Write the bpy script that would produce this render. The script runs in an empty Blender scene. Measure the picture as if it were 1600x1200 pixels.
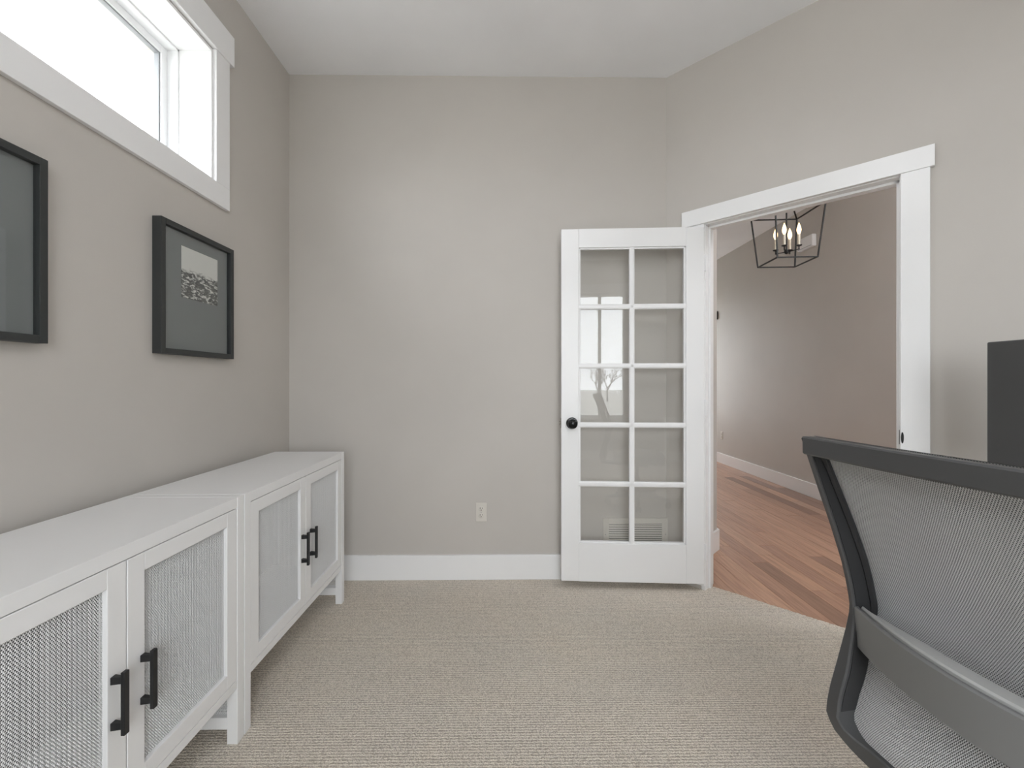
import bpy, bmesh, math, random
from mathutils import Vector, Matrix

random.seed(7)
S = bpy.context.scene
COL = S.collection
PI = math.pi
R2 = math.sqrt(0.5)

# ------------------------------------------------------------------ camera
F_PX, YAW, CAM_H = 675.0, math.atan(8 / 675.0), 1.16
cam_d = bpy.data.cameras.new('camera')
cam = bpy.data.objects.new('camera', cam_d)
COL.objects.link(cam)
cam_d.sensor_width = 36.0
cam_d.lens = F_PX / 1600.0 * 36.0
cam_d.shift_y = -3.0 / 1600.0
cam_d.clip_start = 0.02
cam.location = (0, 0, CAM_H)
cam.rotation_euler = (PI / 2, 0, -YAW)
S.camera = cam

# ------------------------------------------------------------------ sky (bright overcast) and exposure
SKY_COLOR, SKY_STRENGTH = (0.925, 0.965, 1.01), 9.8
world = bpy.data.worlds.new('overcast_sky')
S.world = world
world.use_nodes = True
bgn = world.node_tree.nodes['Background']
bgn.inputs['Color'].default_value = (*SKY_COLOR, 1)
bgn.inputs['Strength'].default_value = SKY_STRENGTH
S.view_settings.view_transform = 'Standard'
S.view_settings.look = 'None'
S.view_settings.gamma = 1.0
S.view_settings.use_curve_mapping = False
S.view_settings.exposure = 0.09
S.cycles.max_bounces = 10
S.cycles.diffuse_bounces = 6
S.cycles.transparent_max_bounces = 24
S.cycles.use_denoising = True
S.cycles.use_adaptive_sampling = True
S.cycles.adaptive_threshold = 0.03
S.cycles.caustics_reflective = False
S.cycles.caustics_refractive = False


def portal(name, loc, rot, sx, sy):
    """sampling portal in a window opening: adds no light of its own"""
    l = bpy.data.lights.new(name, 'AREA')
    l.shape = 'RECTANGLE'
    l.size, l.size_y = sx, sy
    l.cycles.is_portal = True
    o = bpy.data.objects.new(name, l)
    COL.objects.link(o)
    o.location, o.rotation_euler = loc, rot
    return o


# ------------------------------------------------------------------ room measures
XL, YB, ZC = -1.277, 2.55, 2.964          # left wall, back wall, ceiling
XR, YR = 2.20, -1.60                       # right wall, rear wall
CORNER = (0.945, 2.55)                     # back wall meets the angled wall
WSUM = CORNER[0] + CORNER[1]
ANG_END = (XR, WSUM - XR)
WT = 0.115                                 # angled wall thickness
XH = 3.10                                  # hallway wall
ZW = -0.008                                # hardwood level (carpet is 0)
HALL_Y0, HALL_Y1 = 0.15, 7.6
WIN1 = dict(y0=1.00, y1=1.889, z0=2.031, z1=2.600)
WIN2 = dict(x0=-0.35, x1=1.27, z0=0.62, z1=2.49)
WIN3 = dict(x0=2.40, x1=3.02, z0=0.15, z1=2.50)
WIN4 = dict(x0=1.75, x1=2.85, z0=0.70, z1=2.45)

portal('portal_clerestory', (XL - 0.30, (WIN1['y0'] + WIN1['y1']) / 2, (WIN1['z0'] + WIN1['z1']) / 2), (0, -PI / 2, 0),
       WIN1['z1'] - WIN1['z0'], WIN1['y1'] - WIN1['y0'])
portal('portal_rear', ((WIN2['x0'] + WIN2['x1']) / 2, YR - 0.2, (WIN2['z0'] + WIN2['z1']) / 2), (PI / 2, 0, 0),
       WIN2['x1'] - WIN2['x0'], WIN2['z1'] - WIN2['z0'])
portal('portal_entry', ((WIN3['x0'] + WIN3['x1']) / 2, HALL_Y0 - 0.2, (WIN3['z0'] + WIN3['z1']) / 2), (PI / 2, 0, 0),
       WIN3['x1'] - WIN3['x0'], WIN3['z1'] - WIN3['z0'])
portal('portal_hall_end', ((WIN4['x0'] + WIN4['x1']) / 2, HALL_Y1 + 0.2, (WIN4['z0'] + WIN4['z1']) / 2), (-PI / 2, 0, 0),
       WIN4['x1'] - WIN4['x0'], WIN4['z1'] - WIN4['z0'])


# ------------------------------------------------------------------ materials
def new_mat(name, color, rough=0.5, metallic=0.0, spec=0.5):
    m = bpy.data.materials.new(name)
    m.use_nodes = True
    b = m.node_tree.nodes['Principled BSDF']
    b.inputs['Base Color'].default_value = (*color, 1)
    b.inputs['Roughness'].default_value = rough
    b.inputs['Metallic'].default_value = metallic
    b.inputs['Specular IOR Level'].default_value = spec
    return m


def nodes(m):
    return m.node_tree.nodes, m.node_tree.links, m.node_tree.nodes['Principled BSDF']


def tex_coord(m, kind='Object', scale=(1, 1, 1)):
    N, L, B = nodes(m)
    tc = N.new('ShaderNodeTexCoord')
    mp = N.new('ShaderNodeMapping')
    mp.inputs['Scale'].default_value = scale
    L.new(tc.outputs[kind], mp.inputs['Vector'])
    return mp.outputs['Vector']


def geo_pos(m, scale=(1, 1, 1)):
    N, L, B = nodes(m)
    g = N.new('ShaderNodeNewGeometry')
    mp = N.new('ShaderNodeMapping')
    mp.inputs['Scale'].default_value = scale
    L.new(g.outputs['Position'], mp.inputs['Vector'])
    return mp.outputs['Vector']


def add_noise(m, vec, scale, detail=2.0, rough=0.5):
    N, L, B = nodes(m)
    n = N.new('ShaderNodeTexNoise')
    n.inputs['Scale'].default_value = scale
    n.inputs['Detail'].default_value = detail
    n.inputs['Roughness'].default_value = rough
    L.new(vec, n.inputs['Vector'])
    return n.outputs['Fac']


def ramp(m, fac, stops):
    N, L, B = nodes(m)
    r = N.new('ShaderNodeValToRGB')
    els = r.color_ramp.elements
    while len(els) < len(stops):
        els.new(0.5)
    for e, (p, c) in zip(els, stops):
        e.position = p
        e.color = (*c, 1)
    L.new(fac, r.inputs['Fac'])
    return r.outputs['Color']


def add_bump(m, height, strength, dist):
    N, L, B = nodes(m)
    b = N.new('ShaderNodeBump')
    b.inputs['Strength'].default_value = strength
    b.inputs['Distance'].default_value = dist
    L.new(height, b.inputs['Height'])
    L.new(b.outputs['Normal'], B.inputs['Normal'])


def painted(name, color, rough, var=0.03, bump=0.15, bscale=260):
    m = new_mat(name, color, rough)
    N, L, B = nodes(m)
    v = geo_pos(m)
    f = add_noise(m, v, 1.7, 3)
    c0 = tuple(c * (1 - var) for c in color)
    c1 = tuple(min(1, c * (1 + var)) for c in color)
    L.new(ramp(m, f, [(0.3, c0), (0.7, c1)]), B.inputs['Base Color'])
    add_bump(m, add_noise(m, v, bscale, 2), bump, 0.001)
    return m


M = {}
M['wall'] = painted('greige_wall_paint', (0.545, 0.515, 0.478), 0.62)
M['hall_wall'] = M['wall']
M['ceiling'] = painted('ceiling_paint', (0.90, 0.905, 0.925), 0.8)
M['trim'] = painted('white_trim_paint', (0.86, 0.86, 0.86), 0.32, 0.01, 0.04, 120)
M['cab'] = painted('white_cabinet_paint', (0.83, 0.83, 0.83), 0.38, 0.015, 0.05, 90)
M['vinyl'] = new_mat('white_vinyl', (0.86, 0.865, 0.87), 0.35)
M['gasket'] = new_mat('grey_window_gasket', (0.30, 0.31, 0.32), 0.6)
M['black'] = new_mat('matte_black_metal', (0.022, 0.022, 0.023), 0.38, 0.3)
M['blackgloss'] = new_mat('black_knob_metal', (0.012, 0.012, 0.012), 0.22, 0.5)
M['steel'] = new_mat('brushed_steel', (0.45, 0.44, 0.42), 0.35, 1.0)
M['bronze'] = new_mat('dark_bronze', (0.16, 0.14, 0.12), 0.4, 0.6)
M['dark'] = new_mat('dark_opening', (0.03, 0.03, 0.03), 0.8)
M['plate'] = new_mat('almond_plastic', (0.66, 0.625, 0.57), 0.4)
M['frame'] = new_mat('charcoal_picture_frame', (0.030, 0.033, 0.033), 0.5)
M['mat'] = new_mat('grey_mat_board', (0.185, 0.20, 0.204), 0.8)
M['shade_board'] = new_mat('shade_dark_board', (0.10, 0.10, 0.10), 0.8)  # back panel darkened to stand in for shade inside the cabinets
M['desk'] = new_mat('white_desk_laminate', (0.75, 0.75, 0.74), 0.4)
M['plastic'] = new_mat('charcoal_plastic', (0.066, 0.066, 0.067), 0.42)
M['plastic_light'] = new_mat('grey_plastic', (0.20, 0.20, 0.20), 0.45)
M['seat'] = new_mat('dark_seat_fabric', (0.028, 0.028, 0.029), 0.8)
M['pad'] = painted('grey_lumbar_foam', (0.50, 0.50, 0.49), 0.8, 0.15, 0.4, 60)
M['screen'] = painted('dark_screen', (0.062, 0.062, 0.063), 0.42, 0.08, 0.05, 300)
M['candle'] = new_mat('ivory_candle_sleeve', (0.80, 0.74, 0.62), 0.5)
M['iron'] = new_mat('black_wrought_iron', (0.010, 0.010, 0.010), 0.5, 0.2)
M['bark'] = new_mat('grey_bark', (0.10, 0.085, 0.07), 0.9)
M['siding'] = new_mat('neighbour_siding', (0.30, 0.31, 0.31), 0.8)
M['roofing'] = new_mat('roof_shingle', (0.08, 0.08, 0.085), 0.9)

# thin clear glass: transparent plus fresnel reflection
g = bpy.data.materials.new('clear_glass')
g.use_nodes = True
gt = g.node_tree
gt.nodes.remove(gt.nodes['Principled BSDF'])
go = gt.nodes['Material Output']
tr = gt.nodes.new('ShaderNodeBsdfTransparent')
tr.inputs['Color'].default_value = (0.992, 0.995, 0.993, 1)
gl = gt.nodes.new('ShaderNodeBsdfGlossy')
gl.inputs['Roughness'].default_value = 0.015
fr = gt.nodes.new('ShaderNodeFresnel')
geo = gt.nodes.new('ShaderNodeNewGeometry')          # same reflectance entering and leaving the thin pane
ior = gt.nodes.new('ShaderNodeMapRange')
ior.inputs['To Min'].default_value = 1.5
ior.inputs['To Max'].default_value = 1 / 1.5
gt.links.new(geo.outputs['Backfacing'], ior.inputs['Value'])
gt.links.new(ior.outputs['Result'], fr.inputs['IOR'])
mx = gt.nodes.new('ShaderNodeMixShader')
gt.links.new(fr.outputs[0], mx.inputs[0])
gt.links.new(tr.outputs[0], mx.inputs[1])
gt.links.new(gl.outputs[0], mx.inputs[2])
gt.links.new(mx.outputs[0], go.inputs['Surface'])
M['glass'] = g

# bulb
b = bpy.data.materials.new('warm_bulb')
b.use_nodes = True
bb = b.node_tree.nodes['Principled BSDF']
bb.inputs['Base Color'].default_value = (1, 0.85, 0.6, 1)
bb.inputs['Emission Color'].default_value = (1.0, 0.70, 0.36, 1)
bb.inputs['Emission Strength'].default_value = 2.6
M['bulb'] = b

b = bpy.data.materials.new('fill_lamp_glass')  # glow of the added globe fill lamps
b.use_nodes = True
bb = b.node_tree.nodes['Principled BSDF']
bb.inputs['Base Color'].default_value = (0.9, 0.9, 0.88, 1)
bb.inputs['Emission Color'].default_value = (0.97, 0.975, 1.015, 1)
bb.inputs['Emission Strength'].default_value = 21.0
M['globe'] = b

# loop-pile carpet
m = new_mat('beige_loop_carpet', (0.5, 0.45, 0.37), 0.95, 0, 0.1)
N, L, B = nodes(m)
v = geo_pos(m, (1, 1.25, 1))
vo = N.new('ShaderNodeTexVoronoi')
vo.inputs['Scale'].default_value = 185
vo.inputs['Randomness'].default_value = 0.75
L.new(v, vo.inputs['Vector'])
rows = N.new('ShaderNodeTexWave')
rows.wave_type, rows.bands_direction = 'BANDS', 'Y'
rows.inputs['Scale'].default_value = 29.0
rows.inputs['Distortion'].default_value = 2.4
rows.inputs['Detail'].default_value = 2.0
rows.inputs['Detail Scale'].default_value = 6.0
L.new(geo_pos(m), rows.inputs['Vector'])
hm = N.new('ShaderNodeMath'); hm.operation = 'MULTIPLY_ADD'
L.new(rows.outputs['Fac'], hm.inputs[0]); hm.inputs[1].default_value = 0.45
inv = N.new('ShaderNodeMath'); inv.operation = 'SUBTRACT'; inv.inputs[0].default_value = 0.8
L.new(vo.outputs['Distance'], inv.inputs[1]); L.new(inv.outputs[0], hm.inputs[2])
big = add_noise(m, geo_pos(m), 3.0, 3)
mixc = N.new('ShaderNodeMix'); mixc.data_type = 'RGBA'
L.new(ramp(m, hm.outputs[0], [(0.22, (0.33, 0.295, 0.245)), (0.6, (0.74, 0.67, 0.58)), (1.0, (0.96, 0.90, 0.80))]), mixc.inputs[6])
L.new(ramp(m, big, [(0.3, (0.62, 0.58, 0.525)), (0.7, (0.71, 0.63, 0.535))]), mixc.inputs[7])
mixc.inputs[0].default_value = 0.36
L.new(mixc.outputs[2], B.inputs['Base Color'])
add_bump(m, hm.outputs[0], 0.7, 0.004)
M['carpet'] = m

# hardwood plank: tone varies with each plank
m = new_mat('brown_hardwood', (0.25, 0.14, 0.09), 0.34)
N, L, B = nodes(m)
oi = N.new('ShaderNodeObjectInfo')
base = ramp(m, oi.outputs['Random'], [(0.0, (0.26, 0.155, 0.110)), (0.06, (0.42, 0.252, 0.178)), (0.5, (0.52, 0.312, 0.215)), (0.85, (0.57, 0.350, 0.242)), (1.0, (0.49, 0.32, 0.235))])
tc = N.new('ShaderNodeTexCoord')
addv = N.new('ShaderNodeVectorMath'); addv.operation = 'MULTIPLY_ADD'
L.new(oi.outputs['Random'], addv.inputs[0]); addv.inputs[1].default_value = (7, 13, 5)
L.new(tc.outputs['Object'], addv.inputs[2])
mp = N.new('ShaderNodeMapping'); mp.inputs['Scale'].default_value = (34, 1.8, 1)
L.new(addv.outputs[0], mp.inputs['Vector'])
gr = add_noise(m, mp.outputs['Vector'], 2.2, 5, 0.6)
mu = N.new('ShaderNodeMix'); mu.data_type = 'RGBA'; mu.blend_type = 'MULTIPLY'; mu.inputs[0].default_value = 0.75
L.new(base, mu.inputs[6])
L.new(ramp(m, gr, [(0.28, (0.55, 0.52, 0.50)), (0.58, (1.0, 1.0, 1.0))]), mu.inputs[7])
L.new(mu.outputs[2], B.inputs['Base Color'])
add_bump(m, gr, 0.12, 0.002)
M['wood'] = m

# woven cane painted white
m = painted('white_woven_cane', (0.74, 0.74, 0.735), 0.6, 0.02, 0.3, 700)
M['cane'] = m
# chair mesh thread
m = new_mat('grey_mesh_thread', (0.50, 0.50, 0.50), 0.42, 0.0, 0.6)
M['thread'] = m

# print of a sea shore: pale sky above, wave crests below
m = new_mat('sea_print', (0.5, 0.5, 0.48), 0.7)
N, L, B = nodes(m)
vec = tex_coord(m, 'Object')
sep = N.new('ShaderNodeSeparateXYZ')
L.new(vec, sep.inputs[0])
mp = N.new('ShaderNodeMapping'); mp.inputs['Scale'].default_value = (1, 26, 66); mp.inputs['Rotation'].default_value = (0.12, 0, 0)
L.new(vec, mp.inputs['Vector'])
wv = N.new('ShaderNodeTexNoise'); wv.inputs['Scale'].default_value = 1.35; wv.inputs['Detail'].default_value = 6; wv.inputs['Distortion'].default_value = 1.1
L.new(mp.outputs['Vector'], wv.inputs['Vector'])
wav = ramp(m, wv.outputs['Fac'], [(0.40, (0.055, 0.058, 0.058)), (0.52, (0.15, 0.155, 0.15)), (0.575, (0.60, 0.605, 0.58)), (0.68, (0.82, 0.825, 0.79))])
hz = N.new('ShaderNodeMath'); hz.operation = 'MULTIPLY_ADD'
L.new(wv.outputs['Fac'], hz.inputs[0]); hz.inputs[1].default_value = 0.05; L.new(sep.outputs['Z'], hz.inputs[2])
stp = N.new('ShaderNodeMapRange'); stp.inputs['From Min'].default_value = 0.022; stp.inputs['From Max'].default_value = 0.042
L.new(hz.outputs[0], stp.inputs['Value'])
mz = N.new('ShaderNodeMix'); mz.data_type = 'RGBA'
L.new(stp.outputs['Result'], mz.inputs[0]); L.new(wav, mz.inputs[6]); mz.inputs[7].default_value = (0.74, 0.745, 0.71, 1)
L.new(mz.outputs[2], B.inputs['Base Color'])
M['print'] = m

m = painted('pale_winter_ground', (0.42, 0.41, 0.38), 0.95, 0.15, 0.5, 8)
M['grass'] = m


# ------------------------------------------------------------------ mesh helpers
class MB:
    def __init__(self):
        self.v, self.f = [], []

    def add(self, vs, fs):
        o = len(self.v)
        self.v += [tuple(p) for p in vs]
        self.f += [tuple(i + o for i in f) for f in fs]
        return self

    def box(self, x0, x1, y0, y1, z0, z1, T=None):
        vs = [(x, y, z) for z in (z0, z1) for y in (y0, y1) for x in (x0, x1)]
        if T is not None:
            vs = [T @ Vector(p) for p in vs]
        return self.add(vs, [(0, 2, 3, 1), (4, 5, 7, 6), (0, 1, 5, 4), (2, 6, 7, 3), (0, 4, 6, 2), (1, 3, 7, 5)])

    def prism(self, pts, z0, z1):
        n = len(pts)
        a = sum(pts[i][0] * pts[(i + 1) % n][1] - pts[(i + 1) % n][0] * pts[i][1] for i in range(n))
        if a < 0:
            pts = pts[::-1]
        vs = [(x, y, z0) for x, y in pts] + [(x, y, z1) for x, y in pts]
        fs = [tuple(range(n))[::-1], tuple(range(n, 2 * n))]
        fs += [(i, (i + 1) % n, n + (i + 1) % n, n + i) for i in range(n)]
        return self.add(vs, fs)

    def tube(self, p0, p1, r0, r1=None, n=8, cap=True):
        r1 = r0 if r1 is None else r1
        p0, p1 = Vector(p0), Vector(p1)
        d = (p1 - p0).normalized()
        up = Vector((0, 0, 1)) if abs(d.z) < 0.9 else Vector((1, 0, 0))
        a = d.cross(up).normalized(); c = d.cross(a)
        vs = []
        for p, r in ((p0, r0), (p1, r1)):
            for i in range(n):
                t = 2 * PI * (i + 0.5) / n
                vs.append(p + (a * math.cos(t) + c * math.sin(t)) * r)
        fs = [(i, n + i, n + (i + 1) % n, (i + 1) % n) for i in range(n)]
        if cap:
            fs += [tuple(range(n)), tuple(range(n, 2 * n))[::-1]]
        return self.add(vs, fs)

    def lathe(self, prof, n=20, T=None):
        vs = []
        for r, z in prof:
            for i in range(n):
                t = 2 * PI * i / n
                p = Vector((r * math.cos(t), r * math.sin(t), z))
                vs.append(T @ p if T is not None else p)
        k = len(prof)
        fs = [(j * n + i, j * n + (i + 1) % n, (j + 1) * n + (i + 1) % n, (j + 1) * n + i) for j in range(k - 1) for i in range(n)]
        fs += [tuple(range(n))[::-1], tuple(range((k - 1) * n, k * n))]
        return self.add(vs, fs)

    def mesh(self, name):
        me = bpy.data.meshes.new(name)
        me.from_pydata(self.v, [], self.f)
        me.update()
        return me

    def build(self, name, mat, parent=None, bevel=0.0, smooth=False, fix=False):
        me = self.mesh(name)
        if fix or bevel > 0 or smooth:
            bm = bmesh.new(); bm.from_mesh(me)
            if fix:
                bmesh.ops.remove_doubles(bm, verts=bm.verts, dist=1e-6)
                bmesh.ops.recalc_face_normals(bm, faces=bm.faces)
            if bevel > 0:
                bmesh.ops.bevel(bm, geom=[e for e in bm.edges if len(e.link_faces) == 2 and e.calc_face_angle(0) > 0.5],
                                offset=bevel, segments=2, affect='EDGES', profile=0.5, clamp_overlap=True)
            if smooth:
                for f in bm.faces:
                    f.smooth = True
                for e in bm.edges:
                    if len(e.link_faces) == 2 and e.calc_face_angle(0) > 0.7:
                        e.smooth = False
            bm.to_mesh(me); bm.free()
        return link(name, me, mat, parent)


def link(name, me, mat, parent=None):
    o = bpy.data.objects.new(name, me)
    if not me.materials:
        me.materials.append(M[mat] if isinstance(mat, str) else mat)
    COL.objects.link(o)
    if parent is not None:
        o.parent = parent
    return o


def empty(name, loc=(0, 0, 0), rz=0.0):
    o = bpy.data.objects.new(name, None)
    o.empty_display_size = 0.1
    COL.objects.link(o)
    o.location = loc
    o.rotation_euler = (0, 0, rz)
    return o


def tag(o, label=None, cat=None, group=None, kind=None):
    if label: o['label'] = label
    if cat: o['category'] = cat
    if group: o['group'] = group
    if kind: o['kind'] = kind
    return o


def struct(o, label, cat):
    return tag(o, label, cat, None, 'structure')


def copy_tree(o, parent=None):
    c = o.copy()
    COL.objects.link(c)
    c.parent = parent
    for ch in list(o.children):
        copy_tree(ch, c)
    return c


def frame_T(origin, xdir):
    """local x along xdir (horizontal), z up, y = z cross x"""
    x = Vector(xdir).normalized(); z = Vector((0, 0, 1)); y = z.cross(x)
    return Matrix(((x.x, y.x, 0, origin[0]), (x.y, y.y, 0, origin[1]), (x.z, y.z, 1, origin[2]), (0, 0, 0, 1)))


# ================================================================== structure
# carpeted floor, with a slightly ragged edge at the door threshold
TA = frame_T((CORNER[0], CORNER[1], 0), (R2, -R2, 0))     # along the angled wall; local +y points out to the hall
T0, T1 = 0.222, 1.034                                     # clear width between casings
edge = []
n = 90
for i in range(n + 1):
    t = T0 - 0.02 + (T1 - T0 + 0.04) * i / n
    edge.append(TA @ Vector((t, 0.082 + random.uniform(-0.004, 0.004), 0)))
pts = [(XL - 0.1, YR - 0.05), (XR + 0.05, YR - 0.05), (XR + 0.05, ANG_END[1])]
pts += [tuple((TA @ Vector((T1 + 0.02, 0.0, 0)))[:2])] + [tuple(p[:2]) for p in reversed(edge)] + [tuple((TA @ Vector((T0 - 0.02, 0.0, 0)))[:2])]
pts += [(CORNER[0], YB + 0.02), (XL - 0.1, YB + 0.02)]
struct(MB().prism(pts, ZW + 0.0005, 0.0).build('floor', 'carpet'), 'beige loop pile carpet covering the office floor', 'carpet')

# hallway hardwood: each plank a part of the hall floor
hf = struct(MB().box(0.85, XH + 0.1, HALL_Y0 - 0.1, HALL_Y1 + 0.1, -0.06, ZW - 0.014).build('floor', 'dark'),
            'brown hardwood plank floor of the hallway beyond the doorway', 'floor')
PW = 0.108
xcol = XH
cols = []
while xcol > 1.0:
    cols.append((xcol - PW, xcol)); xcol -= PW
plank_mesh = {}
for (a0, a1) in cols:
    y = HALL_Y0 + random.uniform(-0.9, 0)
    while y < HALL_Y1:
        ln = random.choice([0.5, 0.7, 0.9, 1.1, 1.3, 1.5])
        lo, hi = max(y, HALL_Y0), min(y + ln, HALL_Y1)
        lim = WSUM + 0.02 - a1                      # skip planks wholly under the room
        lo = max(lo, lim) if hi > lim else lo
        if hi - lo > 0.03 and hi > lim and not (a1 < 1.40 and lo > 3.1):
            w = MB()
            w.box(-PW / 2 + 0.0009, PW / 2 - 0.0009, -(hi - lo) / 2 + 0.0008, (hi - lo) / 2 - 0.0008, -0.013, 0)
            o = w.build('plank', 'wood', hf, bevel=0.0008)
            o.location = ((a0 + a1) / 2, (lo + hi) / 2, ZW + random.uniform(-0.0004, 0.0))
        y += ln

# walls
w = MB()
th = 0.30
for (y0, y1, z0, z1) in ((YR, WIN1['y0'], 0, ZC), (WIN1['y1'], YB + 0.12, 0, ZC), (WIN1['y0'], WIN1['y1'], 0, WIN1['z0']), (WIN1['y0'], WIN1['y1'], WIN1['z1'], ZC)):
    w.box(XL - th, XL, y0, y1, z0, z1)
struct(w.build('wall_left', 'wall'), 'greige painted wall with the high window and framed prints', 'wall')
struct(MB().box(XL, CORNER[0] + 0.10, YB, YB + 0.12, 0, ZC).build('wall_back', 'wall'), 'greige wall facing the camera behind the open door', 'wall')
w = MB()
w.add([], [])
for (t0, t1, z0, z1) in ((0.0, T0 - 0.018, ZW, ZC), (T1 + 0.018, math.hypot(ANG_END[0] - CORNER[0], ANG_END[1] - CORNER[1]) + 0.115, ZW, ZC), (T0 - 0.018, T1 + 0.018, 2.065, ZC)):
    w.box(t0, t1, 0, WT, z0, z1, TA)
struct(w.build('wall_angled', 'wall'), 'greige wall set at an angle with the doorway in it', 'wall')
struct(MB().box(XR, XR + 0.115, YR - 0.15, ANG_END[1], ZW, ZC).build('wall_right', 'wall'), 'greige wall behind the desk and monitor', 'wall')
w = MB()
for (x0, x1, z0, z1) in ((XL - th, WIN2['x0'], 0, ZC), (WIN2['x1'], XR, 0, ZC), (WIN2['x0'], WIN2['x1'], 0, WIN2['z0']), (WIN2['x0'], WIN2['x1'], WIN2['z1'], ZC)):
    w.box(x0, x1, YR - 0.15, YR, z0, z1)
struct(w.build('wall_rear', 'wall'), 'greige wall behind the camera with the wide window', 'wall')
# hallway shell
RC = (1.467, 3.002)                                        # outer corner of the short wall beside the doorway
struct(MB().box(XH, XH + 0.12, HALL_Y0 - 0.15, HALL_Y1 + 0.15, ZW - 0.06, ZC).build('wall_hall_right', 'hall_wall'), 'long greige hallway wall seen through the doorway', 'wall')
s0 = (WSUM + WT / R2 * 1.0 - 1.535) / 2
w = MB()
w.prism([(s0, s0 + 1.535), RC, (RC[0] - 0.08, RC[1] + 0.08), (s0 - 0.08, s0 + 1.535 + 0.08)], ZW, ZC)
w.prism([RC, (RC[0], HALL_Y1), (RC[0] - 0.115, HALL_Y1), (RC[0] - 0.115, RC[1] - 0.03)], ZW, ZC)
struct(w.build('wall_hall_left', 'hall_wall'), 'narrow greige hallway wall end just beside the open door', 'wall')
w = MB()
for (x0, x1, z0, z1) in ((XR, WIN3['x0'], ZW, ZC), (WIN3['x1'], XH, ZW, ZC), (WIN3['x0'], WIN3['x1'], ZW, WIN3['z0']), (WIN3['x0'], WIN3['x1'], WIN3['z1'], ZC)):
    w.box(x0, x1, HALL_Y0 - 0.15, HALL_Y0, z0, z1)
struct(w.build('wall_hall_front', 'hall_wall'), 'greige entry wall of the hallway with a tall window', 'wall')
w = MB()
for (x0, x1, z0, z1) in ((RC[0] - 0.115, WIN4['x0'], ZW, ZC), (WIN4['x1'], XH, ZW, ZC), (WIN4['x0'], WIN4['x1'], ZW, WIN4['z0']), (WIN4['x0'], WIN4['x1'], WIN4['z1'], ZC)):
    w.box(x0, x1, HALL_Y1, HALL_Y1 + 0.15, z0, z1)
struct(w.build('wall_hall_end', 'hall_wall'), 'greige wall closing the far end of the hallway', 'wall')
struct(MB().box(XL - th, XH + 0.12, YR - 0.15, HALL_Y1 + 0.15, ZC, ZC + 0.12).build('ceiling', 'ceiling'), 'flat white painted ceiling', 'ceiling')
struct(MB().box(XL - th, XR + 0.115, YR - 0.15, YB + 0.12, -0.10, ZW - 0.02).build('floor', 'dark'), 'subfloor underneath the beige office carpet', 'floor')

# baseboards
BH, BT = 0.145, 0.016


def base(name, a, b, label, out, z=0.0, h=BH):
    """board from a to b, standing out by BT towards unit vector out"""
    q = [(a[0], a[1]), (b[0], b[1]), (b[0] + out[0] * BT, b[1] + out[1] * BT), (a[0] + out[0] * BT, a[1] + out[1] * BT)]
    return struct(MB().prism(q, z, z + h).build(name, 'trim', bevel=0.002, fix=True), label, 'baseboard')


base('baseboard_back', (XL, YB), (CORNER[0] - 0.01, YB), 'white baseboard along the wall facing the camera', (0, -1))
base('baseboard_left', (XL, YR), (XL, YB - BT), 'white baseboard behind the white cabinets', (1, 0))
base('baseboard_rear', (XL + BT, YR), (XR, YR), 'white baseboard along the wall behind the camera', (0, 1))
base('baseboard_right', (XR, YR + BT), (XR, ANG_END[1] - 0.01), 'white baseboard along the wall behind the desk', (-1, 0))
pa, pb = TA @ Vector((1.13, 0, 0)), TA @ Vector((math.hypot(ANG_END[0] - CORNER[0], ANG_END[1] - CORNER[1]) - 0.02, 0, 0))
base('baseboard_angled', pa, pb, 'white baseboard on the angled wall right of the doorway', (-R2, -R2))
base('baseboard_hall_right', (XH, HALL_Y0), (XH, HALL_Y1), 'white baseboard receding along the long hallway wall', (-1, 0), ZW, 0.14)
sb = (s0 + 0.02, s0 + 0.02 + 1.535)
w = MB()
e = BT
w.prism([(sb[0], sb[1]), RC, (RC[0], RC[1] + 0.5), (RC[0] + e, RC[1] + 0.5), (RC[0] + e, RC[1] - e * 0.42), (sb[0] + e * R2, sb[1] - e * R2)], ZW, ZW + 0.142)
struct(w.build('baseboard_hall_left', 'trim', bevel=0.002, fix=True), 'short white baseboard wrapping the wall end beside the door', 'baseboard')

# ---- doorway casing and jamb (trim_1)
t1 = empty('trim_1', TA @ Vector((0.63, 0, 0)), -PI / 4)
struct(t1, 'white door casing and jamb around the open doorway', 'door casing')


def tb(name, a0, a1, b0, b1, z0, z1, bev=0.0015, mat='trim', par=None):
    return MB().box(a0 - 0.63, a1 - 0.63, b0, b1, z0, z1).build(name, mat, par or t1, bevel=bev)


HB, HT = 2.040, 2.128
tb('side_casing', T0 - 0.09, T0, -0.012, 0, 0.026, HB)
tb('side_casing', T1, T1 + 0.0905, -0.018, 0, 0, HB)
tb('head_casing', T0 - 0.122, T1 + 0.104, -0.022, 0, HB, HT)
tb('side_jamb', T0 - 0.018, T0 + 0.004, 0, WT, ZW, HB - 0.004)
tb('side_jamb', T1 - 0.004, T1 + 0.018, 0, WT, ZW, HB - 0.004)
tb('head_jamb', T0 - 0.018, T1 + 0.018, 0, WT, HB - 0.004, HB + 0.018)
tb('door_stop', T0 + 0.004, T0 + 0.016, 0.042, 0.078, 0.001, HB - 0.004)
tb('door_stop', T1 - 0.016, T1 - 0.004, 0.042, 0.078, 0.001, HB - 0.004)
tb('door_stop', T0 + 0.004, T1 - 0.004, 0.042, 0.078, HB - 0.016, HB - 0.004)
tb('hall_casing', T0 - 0.09, T0, WT, WT + 0.018, ZW, HB)
tb('hall_casing', T1, T1 + 0.09, WT, WT + 0.018, ZW, HB)
tb('hall_casing', T0 - 0.10, T1 + 0.10, WT, WT + 0.018, HB, HT)
sp = MB()
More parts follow.
